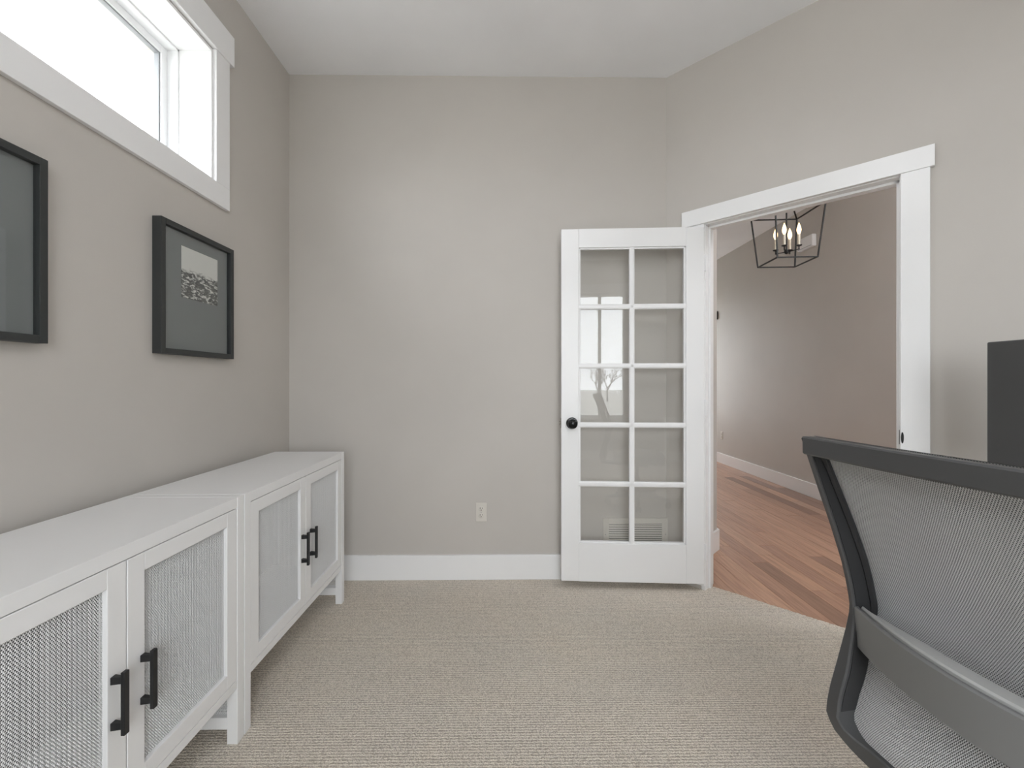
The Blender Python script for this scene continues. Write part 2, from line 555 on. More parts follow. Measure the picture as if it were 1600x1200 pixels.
sp.lathe([(0.0005, 0), (0.011, 0.0), (0.011, 0.003), (0.0005, 0.003)], 16, Matrix.Translation((T1 - 0.63 + 0.006, -0.0165, 0.925)) @ Matrix.Rotation(PI / 2, 4, 'X') @ Matrix.Diagonal((0.42, 2.2, 1, 1)))
sp.box(T1 - 0.63 - 0.0055, T1 - 0.63 - 0.0038, -0.001, 0.03, 0.895, 0.955)
tag(sp.build('strike_plate', 'black', t1), 'black strike plate lip on the casing edge')

# ---- french door (door_1): local x from the hinge towards the free edge, local y = out of the visible face
FREE, HINGE = Vector((0.306, 2.430, 0)), Vector((1.094, 2.381, 0))
dx = (FREE - HINGE).normalized()
DWID, DH, DTH, DZ0 = (FREE - HINGE).length, 1.981, 0.035, 0.040
d1 = empty('door_1', HINGE, math.atan2(dx.y, dx.x))
struct(d1, 'white ten-pane glazed french door standing open', 'door')
# with this rotation local +y points to the camera; the visible face is local y = 0
ST, TRL, BRL, MT = 0.099, 0.105, 0.214, 0.028


def db(name, x0, x1, z0, z1, y0=-DTH, y1=0.0, mat='trim', par=None, bev=0.003):
    return MB().box(x0, x1, y0, y1, DZ0 + z0, DZ0 + z1).build(name, mat, par or d1, bevel=bev)


db('stile', 0, ST, 0, DH)
db('stile', DWID - ST, DWID, 0, DH)
db('top_rail', ST, DWID - ST, DH - TRL, DH, bev=0.001)
db('bottom_rail', ST, DWID - ST, 0, BRL, bev=0.001)
gx0, gx1, gz0, gz1 = ST, DWID - ST, BRL, DH - TRL
cxm = (gx0 + gx1) / 2


def bar(name, p0, p1, horizontal):
    """muntin with chamfered (moulded) edges"""
    w = MB()
    h = MT / 2
    prof = [(-h, -0.011), (-h, -0.006), (-h * 0.45, -0.003), (h * 0.45, -0.003), (h, -0.006), (h, -0.011),
            (h, -0.024), (h * 0.45, -0.032), (-h * 0.45, -0.032), (-h, -0.024)]
    k = len(prof)
    vs = []
    for end in (p0, p1):
        for s, y in prof:
            vs.append((end[0], y, DZ0 + end[1] + s) if horizontal else (end[0] + s, y, DZ0 + end[1]))
    fs = [(i, (i + 1) % k, k + (i + 1) % k, k + i) for i in range(k)] + [tuple(range(k)), tuple(range(k, 2 * k))]
    w.add(vs, fs)
    return w.build(name, 'trim', d1, fix=True)


bar('muntin', (cxm, gz0), (cxm, gz1), False)
rowh = (gz1 - gz0) / 5
for i in range(1, 5):
    z = gz0 + rowh * i
    bar('muntin', (gx0, z), (gx1, z), True)
pane_w, pane_h = (gx1 - gx0) / 2, rowh
pm = MB().box(-pane_w / 2 + 0.002, pane_w / 2 - 0.002, -0.0195, -0.0175, -pane_h / 2 + 0.002, pane_h / 2 - 0.002).mesh('pane')
bd = MB()
hw, hh = pane_w / 2, pane_h / 2
for ci in range(2):
    for ri in range(5):
        px = (gx0 + cxm) / 2 if ci == 0 else (cxm + gx1) / 2
        pz = DZ0 + gz0 + rowh * (ri + 0.5)
        o = link('pane', pm, 'glass', d1)
        o.location = (px, 0, pz)
# glazing bead moulding around the whole light
bead = MB()
for (x0, x1, z0, z1) in ((gx0, gx0 + 0.010, gz0, gz1), (gx1 - 0.010, gx1, gz0, gz1), (gx0, gx1, gz0, gz0 + 0.010), (gx0, gx1, gz1 - 0.010, gz1)):
    bead.box(x0, x1, -0.028, -0.007, DZ0 + z0, DZ0 + z1)
bead.build('glazing_bead', 'trim', d1, bevel=0.002)
kx, kz = DWID - 0.060, 0.929
KT = Matrix.Translation((kx, 0, kz)) @ Matrix.Rotation(-PI / 2, 4, 'X')
kn = MB().lathe([(0.0325, 0), (0.0325, 0.005), (0.029, 0.009), (0.013, 0.011), (0.011, 0.026), (0.016, 0.032), (0.0245, 0.040), (0.0275, 0.050), (0.0245, 0.060), (0.016, 0.066), (0.004, 0.068)], 32, KT)
tag(kn.build('door_knob', 'blackgloss', d1, smooth=True), 'round black door knob')
KT2 = Matrix.Translation((kx, -DTH, kz)) @ Matrix.Rotation(PI / 2, 4, 'X')
MB().lathe([(0.030, 0), (0.030, 0.005), (0.012, 0.009), (0.011, 0.020), (0.022, 0.026), (0.022, 0.036), (0.004, 0.040)], 20, KT2).build('door_knob', 'blackgloss', d1, smooth=True)
lt = MB().box(DWID, DWID + 0.0015, -0.030, -0.005, kz - 0.028, kz + 0.028)
lt.box(DWID, DWID + 0.010, -0.024, -0.011, kz - 0.009, kz + 0.009)
tag(lt.build('latch_plate', 'bronze', d1), 'small metal latch plate on the door edge')
for hz_ in (0.22, 1.02, 1.82):
    h = MB().tube((0.0 - 0.006, 0.004, hz_ - 0.045), (-0.006, 0.004, hz_ + 0.045), 0.006, n=10)
    h.box(-0.006, 0.002, -0.03, 0.003, hz_ - 0.045, hz_ + 0.045)
    h.build('hinge', 'trim', d1)

# ---- windows
wn = empty('window_1', (XL, (WIN1['y0'] + WIN1['y1']) / 2, WIN1['z0']))
struct(wn, 'high horizontal window with wide white casing above the prints', 'window')
wy, wz = (WIN1['y0'] + WIN1['y1']) / 2, WIN1['z0']


def wb(name, x0, x1, y0, y1, z0, z1, mat='trim', bev=0.0015):
    return MB().box(x0, x1, y0 - wy, y1 - wy, z0 - wz, z1 - wz).build(name, mat, wn, bevel=bev)


y0, y1, z0, z1 = WIN1['y0'], WIN1['y1'], WIN1['z0'], WIN1['z1']
CW = 0.090
wb('bottom_casing', 0, 0.018, y0 - CW, y1 + CW, z0 - 0.096, z0)
wb('side_casing', 0, 0.018, y1, y1 + CW, z0, z1 + 0.005)
wb('side_casing', 0, 0.018, y0 - CW, y0, z0, z1 + 0.005)
wb('head_casing', 0, 0.024, y0 - CW - 0.02, y1 + CW + 0.025, z1 + 0.005, z1 + 0.14)
# reveal boards
wb('jamb_liner', -0.135, 0.004, y1 - 0.012, y1, z0, z1)
wb('jamb_liner', -0.135, 0.004, y0, y0 + 0.012, z0, z1)
wb('sill_board', -0.135, 0.004, y0 + 0.012, y1 - 0.012, z0, z0 + 0.012)
wb('head_liner', -0.135, 0.004, y0 + 0.012, y1 - 0.012, z1 - 0.012, z1)
# vinyl frame and sash
fr_ = MB()
for (d0, d1_, o0, o1) in ((-0.215, -0.135, 0.0, 0.020),):
    fr_.box(d0, d1_, y0 - wy, y0 + o1 - wy, 0, z1 - z0).box(d0, d1_, y1 - o1 - wy, y1 - wy, 0, z1 - z0)
    fr_.box(d0, d1_, y0 - wy, y1 - wy, 0, o1).box(d0, d1_, y0 - wy, y1 - wy, z1 - z0 - o1, z1 - z0)
fr_.build('window_frame', 'vinyl', wn, bevel=0.002)
sa = MB()
o0, o1 = 0.020, 0.050
d0, d1_ = -0.212, -0.178
sa.box(d0, d1_, y0 + o0 - wy, y0 + o1 - wy, o0, z1 - z0 - o0).box(d0, d1_, y1 - o1 - wy, y1 - o0 - wy, o0, z1 - z0 - o0)
sa.box(d0, d1_, y0 + o1 - wy, y1 - o1 - wy, o0, o1).box(d0, d1_, y0 + o1 - wy, y1 - o1 - wy, z1 - z0 - o1, z1 - z0 - o0)
sa.build('sash', 'vinyl', wn, bevel=0.002)
gs = MB()
o0, o1 = 0.050, 0.056
d0, d1_ = -0.207, -0.186
gs.box(d0, d1_, y0 + o0 - wy, y0 + o1 - wy, o0, z1 - z0 - o0).box(d0, d1_, y1 - o1 - wy, y1 - o0 - wy, o0, z1 - z0 - o0)
gs.box(d0, d1_, y0 + o1 - wy, y1 - o1 - wy, o0, o1).box(d0, d1_, y0 + o1 - wy, y1 - o1 - wy, z1 - z0 - o1, z1 - z0 - o0)
gs.build('gasket', 'gasket', wn)
wb('pane', -0.199, -0.195, y0 + 0.051, y1 - 0.051, z0 + 0.051, z1 - 0.051, 'glass', 0)


def big_window(name, W, yin, sgn, mulls, label, hbar=None):
    """window in a wall parallel to x; sgn=-1: outside towards -y"""
    o = empty(name, ((W['x0'] + W['x1']) / 2, yin, W['z0']))
    struct(o, label, 'window')
    cx, cz = o.location.x, W['z0']

    def p(nm, x0, x1, ya, yb, z0, z1, mat='trim', bev=0.0015):
        ya, yb = sorted((ya * sgn, yb * sgn))
        return MB().box(x0 - cx, x1 - cx, ya, yb, z0 - cz, z1 - cz).build(nm, mat, o, bevel=bev)
    x0, x1, z0, z1 = W['x0'], W['x1'], W['z0'], W['z1']
    p('side_casing', x0 - 0.09, x0, -0.018, 0, z0, z1); p('side_casing', x1, x1 + min(0.09, 0.07), -0.018, 0, z0, z1)
    p('head_casing', x0 - 0.10, x1 + 0.07, -0.022, 0, z1, z1 + 0.12)
    p('sill', x0 - 0.10, x1 + 0.07, -0.03, 0.0, z0 - 0.09, z0)
    fr = MB()
    for (a, b_, c, d) in ((x0, x0 + 0.045, z0, z1), (x1 - 0.045, x1, z0, z1), (x0 + 0.045, x1 - 0.045, z0, z0 + 0.045), (x0 + 0.045, x1 - 0.045, z1 - 0.045, z1)):
        ya, yb = sorted((0.06 * sgn, 0.13 * sgn))
        fr.box(a - cx, b_ - cx, ya, yb, c - cz, d - cz)
    fr.build('window_frame', 'vinyl', o, bevel=0.002)
    xs = [x0 + 0.045] + mulls + [x1 - 0.045]
    for mxx in mulls:
        p('mullion', mxx - 0.022, mxx + 0.022, 0.065, 0.125, z0 + 0.045, z1 - 0.045, 'vinyl')
    for i in range(len(xs) - 1):
        p('pane', xs[i], xs[i + 1], 0.094, 0.098, z0 + 0.044, z1 - 0.044, 'glass', 0)
    if hbar:
        p('mullion', x0 + 0.045, x1 - 0.045, 0.07, 0.12, hbar - 0.015, hbar + 0.015, 'vinyl')
    return o


big_window('window_2', WIN2, YR, -1, [0.03, 0.885], 'wide three-part window behind the camera')
big_window('window_3', WIN3, HALL_Y0, -1, [], 'tall narrow window at the hallway entry')
big_window('window_4', WIN4, HALL_Y1, 1, [2.3], 'large window at the far end of the hallway')

# ================================================================== cabinets
PH = 0.792
UW, UD = 0.870, 0.366                      # unit width (y) and depth (x)
XF = -0.862                                # plane of the front


def cane_sheet(w, h, pw, ph, hole=0.46):
    """woven cane in the local y-z plane, staggered openings, faces +x"""
    nx, nz = int(w / pw), int(h / ph)
    pw, ph = w / nx, h / nz
    V, Fc = [], []
    rnd = random.Random(3)
    colh = [rnd.uniform(0.8, 1.12) for _ in range(nx + 1)]
    rowr = [rnd.uniform(0.82, 1.1) for _ in range(nz + 1)]
    for r in range(nz):
        off = 0.5 * pw if r % 2 else 0.0
        for c in range(nx + (1 if off else 0)):
            ya, yb = c * pw - off, (c + 1) * pw - off
            ya, yb = max(ya, 0), min(yb, w)
            za, zb = r * ph, (r + 1) * ph
            cy, cz = (ya + yb) / 2, (za + zb) / 2
            hy = (yb - ya) * hole / 2 * colh[c % (nx + 1)]
            hz_ = ph * (hole + 0.12) / 2 * rowr[r]
            x = 0.0007 if (r + c) % 2 else 0.0
            k = len(V)
            V += [(x, ya, za), (x, yb, za), (x, yb, zb), (x, ya, zb)]
            V += [(-0.0006, cy - hy, cz - hz_), (-0.0006, cy + hy, cz - hz_), (-0.0006, cy + hy, cz + hz_), (-0.0006, cy - hy, cz + hz_)]
            Fc += [(k, k + 1, k + 5, k + 4), (k + 1, k + 2, k + 6, k + 5), (k + 2, k + 3, k + 7, k + 6), (k + 3, k, k + 4, k + 7)]
    V = [(x, y - w / 2, z - h / 2) for x, y, z in V]
    me = bpy.data.meshes.new('cane_panel')
    me.from_pydata(V, [], Fc)
    me.update()
    return me


def make_cabinet(yc):
    """Empty at the base centre of the front plane; local x=0 is the front, cabinet goes to -UD"""
    r = empty('storage_cabinet', (XF, yc, 0))
    P, hw = 0.034, UW / 2
    # end frames: two posts, rails and a cane infill each
    for s in (-1, 1):
        ya, yb = (hw - P, hw) if s > 0 else (-hw, -hw + P)
        e_ = MB()
        e_.box(-P, 0, ya, yb, 0, PH).box(-UD, -UD + P, ya, yb, 0, PH)
        e_.box(-UD + P, -P, ya, yb, PH - P, PH).box(-UD + P, -P, ya, yb, 0.047, 0.085)
        side = e_.build('end_frame', 'cab', r, bevel=0.0015)
        cs = link('cane_panel', side_cane, 'cane', side)
        cs.location = (-UD / 2, (ya + yb) / 2, 0.085 + (PH - P - 0.085) / 2)
        cs.rotation_euler = (0, 0, PI / 2)
        tag(cs, kind='stuff')
    MB().box(-UD, -0.0008, -hw + P, hw - P, PH - P, PH - 0.0005).build('cabinet_top', 'cab', r, bevel=0.001)
    MB().box(-UD + 0.005, -0.0015, -hw + P, hw - P, 0.180, 0.206).build('bottom_board', 'cab', r, bevel=0.0012)
    MB().box(-UD + 0.002, -UD + 0.008, -hw + P, hw - P, 0.206, PH - P).build('back_panel', 'shade_board', r)
    # two doors
    dz0, dz1 = 0.2085, 0.7555
    inner = hw - P - 0.002
    SW, RW = 0.047, 0.044
    for s in (-1, 1):
        a, b_ = (0.0015, inner) if s > 0 else (-inner, -0.0015)
        dd = MB()
        dd.box(-0.020, -0.0012, a, a + SW, dz0, dz1).box(-0.020, -0.0012, b_ - SW, b_, dz0, dz1)
        dd.box(-0.020, -0.0014, a + SW, b_ - SW, dz1 - RW, dz1).box(-0.020, -0.0014, a + SW, b_ - SW, dz0, dz0 + RW)
        door = dd.build('cabinet_door', 'cab', r, bevel=0.0015)
        cp = link('cane_panel', door_cane, 'cane', door)
        cp.location = (-0.012, (a + b_) / 2, (dz0 + dz1) / 2)
        tag(cp, 'white woven cane infill', kind='stuff')
        hy = (a + 0.040) if s > 0 else (b_ - 0.034)
        h = MB()
        h.box(0.021, 0.030, hy - 0.0065, hy + 0.0065, 0.389, 0.527)
        for hz_ in (0.408, 0.508):
            vs = []
            for (x, q) in ((-0.0012, 1.25), (0.022, 0.75)):
                for (sy, sz) in ((-1, -1), (1, -1), (1, 1), (-1, 1)):
                    vs.append((x, hy + sy * 0.0055 * q, hz_ + sz * 0.0085 * (1.0 if x < 0 else 0.85)))
            h.add(vs, [(3, 2, 1, 0), (4, 5, 6, 7), (0, 1, 5, 4), (1, 2, 6, 5), (2, 3, 7, 6), (3, 0, 4, 7)])
        tag(h.build('handle', 'black', door, bevel=0.0012, fix=True), 'black metal bar handle')
    return r


inner_w = (UW / 2 - 0.034 - 0.002 - 0.0015) - 2 * 0.047
door_cane = cane_sheet(inner_w + 0.012, 0.547 - 2 * 0.044 + 0.012, 0.0051, 0.0040, 0.52)
side_cane = cane_sheet(UD - 2 * 0.034, PH - 0.034 - 0.085, 0.0066, 0.0055)
cab_far = make_cabinet(1.866)
tag(cab_far, 'white cane-door cabinet standing nearest the far corner', 'cabinet', 'white cane cabinets along the wall')
cab_near = copy_tree(cab_far)
cab_near.location = (XF, 0.992, 0)
tag(cab_near, 'white cane-door cabinet nearest the camera, under the large cropped picture', 'cabinet', 'white cane cabinets along the wall')

# ================================================================== framed prints
FW, FHT, FD = 0.414, 0.496, 0.034


def make_picture(yc, zc, py, label):
    r = empty('picture_frame', (XL, yc, zc - FHT / 2))
    w_, h_ = FW / 2, FHT
    B_ = 0.021
    f_ = MB()
    for (a, b_, c, d) in ((-w_, -w_ + B_, 0, h_), (w_ - B_, w_, 0, h_), (-w_ + B_, w_ - B_, 0, B_), (-w_ + B_, w_ - B_, h_ - B_, h_)):
        f_.box(0.0005, FD, a, b_, c, d)
    f_.build('frame', 'frame', r, bevel=0.0012)
    MB().box(0.002, 0.016, -w_ + B_, w_ - B_, B_, h_ - B_).build('mat_board', 'mat', r)
    me = MB().box(-0.0004, 0.0004, -0.104, 0.104, -0.1, 0.1).mesh('print')
    o = link('print', me, 'print', r)
    o.location = (0.0165, py, 1.590 - (zc - FHT / 2))
    tag(o, 'black and white print of pale sky over sea')
    MB().box(0.0215, 0.0235, -w_ + B_, w_ - B_, B_, h_ - B_).build('glass', 'glass', r)
    tag(r, label, 'picture', 'black framed prints on the wall')
    return r


make_picture(1.776, 1.512, 0.016, 'small square sea print in black frame, hanging above the far cabinet')
make_picture(1.186 - FW / 2, 1.512, -0.05, 'black framed picture cropped at the photo edge, above the near cabinet')

# ================================================================== wall fittings
# air return grille behind the door
gv = empty('air_return_grille', (0.760, YB, 0.165))
tag(gv, 'beige louvred air return grille low on the wall behind the glazed door', 'vent')
gw, gh = 0.384, 0.190
f_ = MB()
for (a, b_, c, d) in ((-gw / 2, -gw / 2 + 0.034, 0, gh), (gw / 2 - 0.034, gw / 2, 0, gh), (-gw / 2 + 0.034, gw / 2 - 0.034, 0, 0.026), (-gw / 2 + 0.034, gw / 2 - 0.034, gh - 0.026, gh)):
    f_.box(a, b_, -0.007, -0.0005, c, d)
f_.build('frame', 'plate', gv, bevel=0.0012)
MB().box(-gw / 2 + 0.03, gw / 2 - 0.03, -0.0012, -0.0006, 0.02, gh - 0.02).build('duct_opening', 'dark', gv)
ns = 13
sl = MB().box(-gw / 2 + 0.034, gw / 2 - 0.034, -0.0065, -0.0015, -0.0035, 0.0035, Matrix.Rotation(-0.35, 4, 'X')).mesh('louvre')
for i in range(ns):
    o = link('louvre', sl, 'plate', gv)
    o.location = (0, -0.001, 0.026 + (gh - 0.052) * (i + 0.5) / ns)
for s in (-1, 1):
    MB().lathe([(0.0035, 0), (0.003, 0.0012), (0.0005, 0.0016)], 10, Matrix.Translation((s * (gw / 2 - 0.014), -0.007, gh * 0.5)) @ Matrix.Rotation(PI / 2, 4, 'X')).build('screw', 'steel', gv)


def make_outlet(loc, rz, label):
    r = empty('wall_outlet', loc, rz)          # local -y faces the room
    MB().box(-0.0315, 0.0315, -0.006, -0.0003, -0.055, 0.055).build('cover_plate', 'plate', r, bevel=0.0025)
    for s in (-1, 1):
        zc = s * 0.0195
        rc = MB().lathe([(0.0165, 0), (0.0165, 0.002), (0.0155, 0.0026), (0.0005, 0.0026)], 24, Matrix.Translation((0, -0.006, zc)) @ Matrix.Rotation(PI / 2, 4, 'X') @ Matrix.Diagonal((1, 0.86, 1, 1))).build('receptacle', 'plate', r, smooth=True)
        sl = MB().box(-0.0078, -0.0050, -0.0090, -0.0085, zc + 0.001, zc + 0.0095).box(0.0050, 0.0078, -0.0090, -0.0085, zc + 0.002, zc + 0.0085)
        sl.lathe([(0.003, 0), (0.003, 0.0004), (0.0005, 0.0004)], 10, Matrix.Translation((0, -0.0086, zc - 0.006)) @ Matrix.Rotation(PI / 2, 4, 'X'))
        sl.build('slots', 'dark', rc)
    MB().lathe([(0.003, 0), (0.0025, 0.001), (0.0005, 0.0012)], 10, Matrix.Translation((0, -0.006, 0)) @ Matrix.Rotation(PI / 2, 4, 'X')).build('screw', 'steel', r)
    tag(r, label, 'outlet')
    return r


make_outlet((-0.151, YB, 0.394), 0, 'almond duplex outlet on the wall facing the camera')
make_outlet((XH, 6.192, 0.394), -PI / 2, 'small outlet low on the far hallway wall')

ch = empty('door_chime', (XH, 4.40, 2.525))
tag(ch, 'white chime box high on the hallway wall behind the chandelier', 'door chime')
MB().box(-0.045, -0.0005, -0.115, 0.115, 0, 0.125).build('cover', 'trim', ch, bevel=0.010)
MB().box(-0.0465, -0.044, -0.095, 0.095, 0.012, 0.016).build('grille_slot', 'gasket', ch)
dk = empty('wall_sensor', (XH, 6.335, 2.08))
tag(dk, 'tiny dark box on the hallway wall at the door edge', 'sensor')
MB().box(-0.020, -0.0005, -0.03, 0.03, 0, 0.12).build('housing', 'black', dk, bevel=0.004)
MB().box(-0.0215, -0.0195, -0.018, 0.018, 0.07, 0.1).build('sensor_window', 'gasket', dk)

# ================================================================== chandelier
CCX, CCY, ZBOT = 2.292, 3.515, 2.142
RIMZ, TOPZ = 2.562, 2.745
cl = empty('lantern_chandelier', (CCX, CCY, ZBOT), -0.075)
tag(cl, 'black open-cage lantern chandelier with four lit candle bulbs', 'chandelier')
hb, hr_ = 0.152, 0.190
rr = 0.0052
cn = [(-1, -1), (1, -1), (1, 1), (-1, 1)]
zt, zr = TOPZ - ZBOT, RIMZ - ZBOT


def cbar(p0, p1, r=rr, name='cage_bar', par=None):
    return MB().tube(p0, p1, r * 1.25, n=4).build(name, 'iron', par or cl)


for i in range(4):
    a, b_ = cn[i], cn[(i + 1) % 4]
    cbar((a[0] * hb, a[1] * hb, 0), (b_[0] * hb, b_[1] * hb, 0))
    cbar((a[0] * hr_, a[1] * hr_, zr), (b_[0] * hr_, b_[1] * hr_, zr))
    cbar((a[0] * hb, a[1] * hb, -0.003), (a[0] * hr_, a[1] * hr_, zr + 0.003))
    cbar((a[0] * hr_, a[1] * hr_, zr), (a[0] * 0.02, a[1] * 0.02, zt))
cbar((0, 0, 0.085), (0, 0, zt), 0.0048, 'centre_rod')
MB().lathe([(0.003, 0.066), (0.010, 0.070), (0.017, 0.080), (0.017, 0.098), (0.008, 0.104), (0.004, 0.112)], 14).build('hub', 'iron', cl, smooth=True)
MB().lathe([(0.004, zt - 0.012), (0.034, zt - 0.008), (0.034, zt + 0.002), (0.006, zt + 0.006), (0.006, zt + 0.03)], 16).build('top_cap', 'iron', cl, smooth=True)
# chain of links up to the ceiling canopy
zc0 = zt + 0.026
nl = 4
ll = (ZC - ZBOT - 0.025 - zc0) / nl
for k in range(nl):
    w = MB()
    seg = 14
    pts_ = []
    for i in range(seg):
        t = 2 * PI * i / seg
        a_ = math.cos(t) * 0.009
        zz = zc0 + ll * (k + 0.5) + math.sin(t) * (ll * 0.56)
        pts_.append((a_, 0, zz) if k % 2 else (0, a_, zz))
    for i in range(seg):
        w.tube(pts_[i], pts_[(i + 1) % seg], 0.002, n=5, cap=False)
    w.build('chain_link', 'iron', cl)
MB().lathe([(0.006, ZC - ZBOT - 0.03), (0.03, ZC - ZBOT - 0.026), (0.060, ZC - ZBOT - 0.010), (0.062, ZC - ZBOT - 0.0005)], 24).build('ceiling_canopy', 'iron', cl, smooth=True)
for (ax, ay) in ((-0.052, -0.064), (0.062, -0.064), (0.062, 0.064), (-0.052, 0.064)):
    cbar((0, 0, 0.084), (ax, ay, 0.088), 0.0035, 'arm')
    w = MB().tube((ax, ay, 0.084), (ax, ay, 0.118), 0.0045, n=8)
    w.lathe([(0.004, 0.108), (0.020, 0.115), (0.0215, 0.120), (0.012, 0.120), (0.011, 0.118)], 18, Matrix.Translation((ax, ay, 0)))
    cup = w.build('candle_cup', 'iron', cl, smooth=True)
    MB().lathe([(0.0095, 0.118), (0.0095, 0.205), (0.007, 0.207)], 14, Matrix.Translation((ax, ay, 0))).build('candle_sleeve', 'candle', cl, smooth=True)
    MB().lathe([(0.006, 0.205), (0.009, 0.213), (0.0150, 0.230), (0.0165, 0.243), (0.0145, 0.260), (0.0085, 0.280), (0.0035, 0.294), (0.001, 0.302)], 16, Matrix.Translation((ax, ay, 0))).build('bulb', 'bulb', cl, smooth=True)

# added fill lamp, unseen above the view, to even out the office light
lp = empty('fill_lamp', (0.30, 0.60, ZC))
tag(lp, 'added globe fill lamp, unseen above the office view', 'fill lamp')
MB().lathe([(0.001, -0.030), (0.05, -0.028), (0.065, -0.010), (0.066, -0.0005)], 24).build('ceiling_canopy', 'iron', lp, smooth=True)
MB().tube((0, 0, -0.20), (0, 0, -0.02), 0.006, n=10).build('stem', 'iron', lp)
MB().lathe([(0.004, -0.175), (0.045, -0.178), (0.05, -0.215), (0.045, -0.218)], 20).build('globe_holder', 'iron', lp, smooth=True)
gpts = [(max(0.002, 0.13 * math.sin(PI * i / 18)), -0.33 - 0.13 * math.cos(PI * i / 18)) for i in range(19)]
MB().lathe(gpts, 28).build('globe', 'globe', lp, smooth=True)

lp2 = copy_tree(lp)  # second added lamp, out of view, brightens the hallway
lp2.location = (2.58, 1.72, ZC)
hg = M['globe'].copy()
hg.node_tree.nodes['Principled BSDF'].inputs['Emission Strength'].default_value = 52.0
for c_ in lp2.children:
    if c_.name.startswith('globe') and not c_.name.startswith('globe_holder'):
        c_.data = c_.data.copy()
        c_.data.materials[0] = hg
tag(lp2, 'added globe fill lamp, unseen at the hallway entry', 'fill lamp')

# ================================================================== office chair (local x = facing, y = left)
LV = Vector((-0.1471, 0.9891, 0)); FV = Vector((0.9891, 0.1471, 0))
CB = Vector((0.634, 0.6347, 0))
BX = 0.40                                        # base centre ahead of the top of the backrest
oc = empty('office_chair', CB + FV * BX, math.atan2(FV.y, FV.x))
tag(oc, 'charcoal mesh-back office chair seen from behind in the foreground', 'chair')
prof = [(0.40, 0.105), (0.43, 0.078), (0.455, 0.064), (0.484, 0.059), (0.53, 0.069), (0.578, 0.085), (0.64, 0.105), (0.676, 0.1145), (0.69, 0.117),
        (0.705, 0.116), (0.75, 0.107), (0.792, 0.096), (0.864, 0.071), (0.958, 0.035), (1.05, 0.001), (1.1, -0.018)]


def px_(z):
    for (za, xa), (zb, xb) in zip(prof, prof[1:]):
        if za <= z <= zb:
            return xa + (xb - xa) * (z - za) / (zb - za)
    return prof[0][1] if z < prof[0][0] else prof[-1][1]


HWD, ZT, ZBm = 0.245, 1.05, 0.425
# closed outline of the back frame (outer edge)
out = []


def arc(cy, cz, r, t0, t1, k):
    for i in range(k + 1):
        t = t0 + (t1 - t0) * i / k
        out.append((cy + r * math.cos(t), cz + r * math.sin(t)))


rt, rb = 0.008, 0.075
arc(HWD - rt, ZT - rt, rt, 0, PI / 2, 5)
for i in range(1, 24):
    out.append((HWD - rt - (2 * HWD - 2 * rt) * i / 24, ZT))
arc(-HWD + rt, ZT - rt, rt, PI / 2, PI, 5)
for i in range(1, 30):
    out.append((-HWD, ZT - rt - (ZT - rt - ZBm - rb) * i / 30))
arc(-HWD + rb, ZBm + rb, rb, PI, 1.5 * PI, 7)
for i in range(1, 16):
    out.append((-HWD + rb + (2 * HWD - 2 * rb) * i / 16, ZBm))
arc(HWD - rb, ZBm + rb, rb, 1.5 * PI, 2 * PI, 7)
for i in range(1, 30):
    out.append((HWD, ZBm + rb + (ZT - rt - ZBm - rb) * i / 30))


def curv(y):
    return 0.012 * (1 - (y / HWD) ** 2)          # middle of the back sits slightly rearwards


w = MB()
K = len(out)
ring = []
for i in range(K):
    (ya, za), (yb, zb) = out[i - 1], out[(i + 1) % K]
    t = Vector((yb - ya, zb - za)).normalized()
    nrm = Vector((t.y, -t.x))                    # outward
    y, z = out[i]
    side = abs(nrm.x)
    wid = 0.036 * (1 - side) + side * (0.013 if z > 0.70 else 0.013 + 0.016 * min(1, (0.70 - z) / 0.12))
    if nrm.y < 0:
        wid = max(wid, 0.03)
    dep = 0.046 if side > 0.5 else 0.034
    if nrm.y > 0.5:
        dep = 0.022
    row = []
    cz_ = 0.003
    for (dn, dd) in ((cz_, 0), (wid - cz_, 0), (wid, cz_), (wid, dep - cz_), (wid - cz_, dep), (cz_, dep), (0, dep - cz_), (0, cz_)):
        yy, zz = y - nrm.x * dn, z - nrm.y * dn
        row.append((px_(z) * 1.0 - curv(yy) * (1 if z > 0.5 else 0.5) + dd - BX, yy, zz))
    ring.append(row)
vs = [p for r in ring for p in r]
fs = [(i * 8 + j, i * 8 + (j + 1) % 8, ((i + 1) % K) * 8 + (j + 1) % 8, ((i + 1) % K) * 8 + j) for i in range(K) for j in range(8)]
w.add(vs, fs)
w.build('back_frame', 'plastic', oc, smooth=True, fix=True)

for s_ in (-1, 1):
    w = MB()
    zs = [0.50 + (ZT - 0.04 - 0.50) * i / 36 for i in range(37)]
    vs, fs = [], []
    for z in zs:
        wid = 0.013 if z > 0.70 else 0.013 + 0.016 * min(1, (0.70 - z) / 0.12)
        ya_, yb_ = s_ * (HWD - wid - 0.0004), s_ * (HWD - wid - 0.0018)
        x0_ = px_(z) - BX + 0.005
        vs += [(x0_, ya_, z), (x0_, yb_, z), (x0_ + 0.038, yb_, z), (x0_ + 0.038, ya_, z)]
    k_ = len(zs)
    fs = [(i * 4 + j, i * 4 + (j + 1) % 4, (i + 1) * 4 + (j + 1) % 4, (i + 1) * 4 + j) for i in range(k_ - 1) for j in range(4)]
    fs += [(0, 1, 2, 3), (k_ * 4 - 1, k_ * 4 - 2, k_ * 4 - 3, k_ * 4 - 4)]
    tag(w.add(vs, fs).build('frame_channel', 'seat', oc, fix=True), 'dark channel inside the side of the frame')

# woven mesh stretched across the front of the frame
yA, yB_, zA, zB_ = -HWD + 0.008, HWD - 0.008, ZBm + 0.012, ZT + 0.001
ny, nz = 138, 200


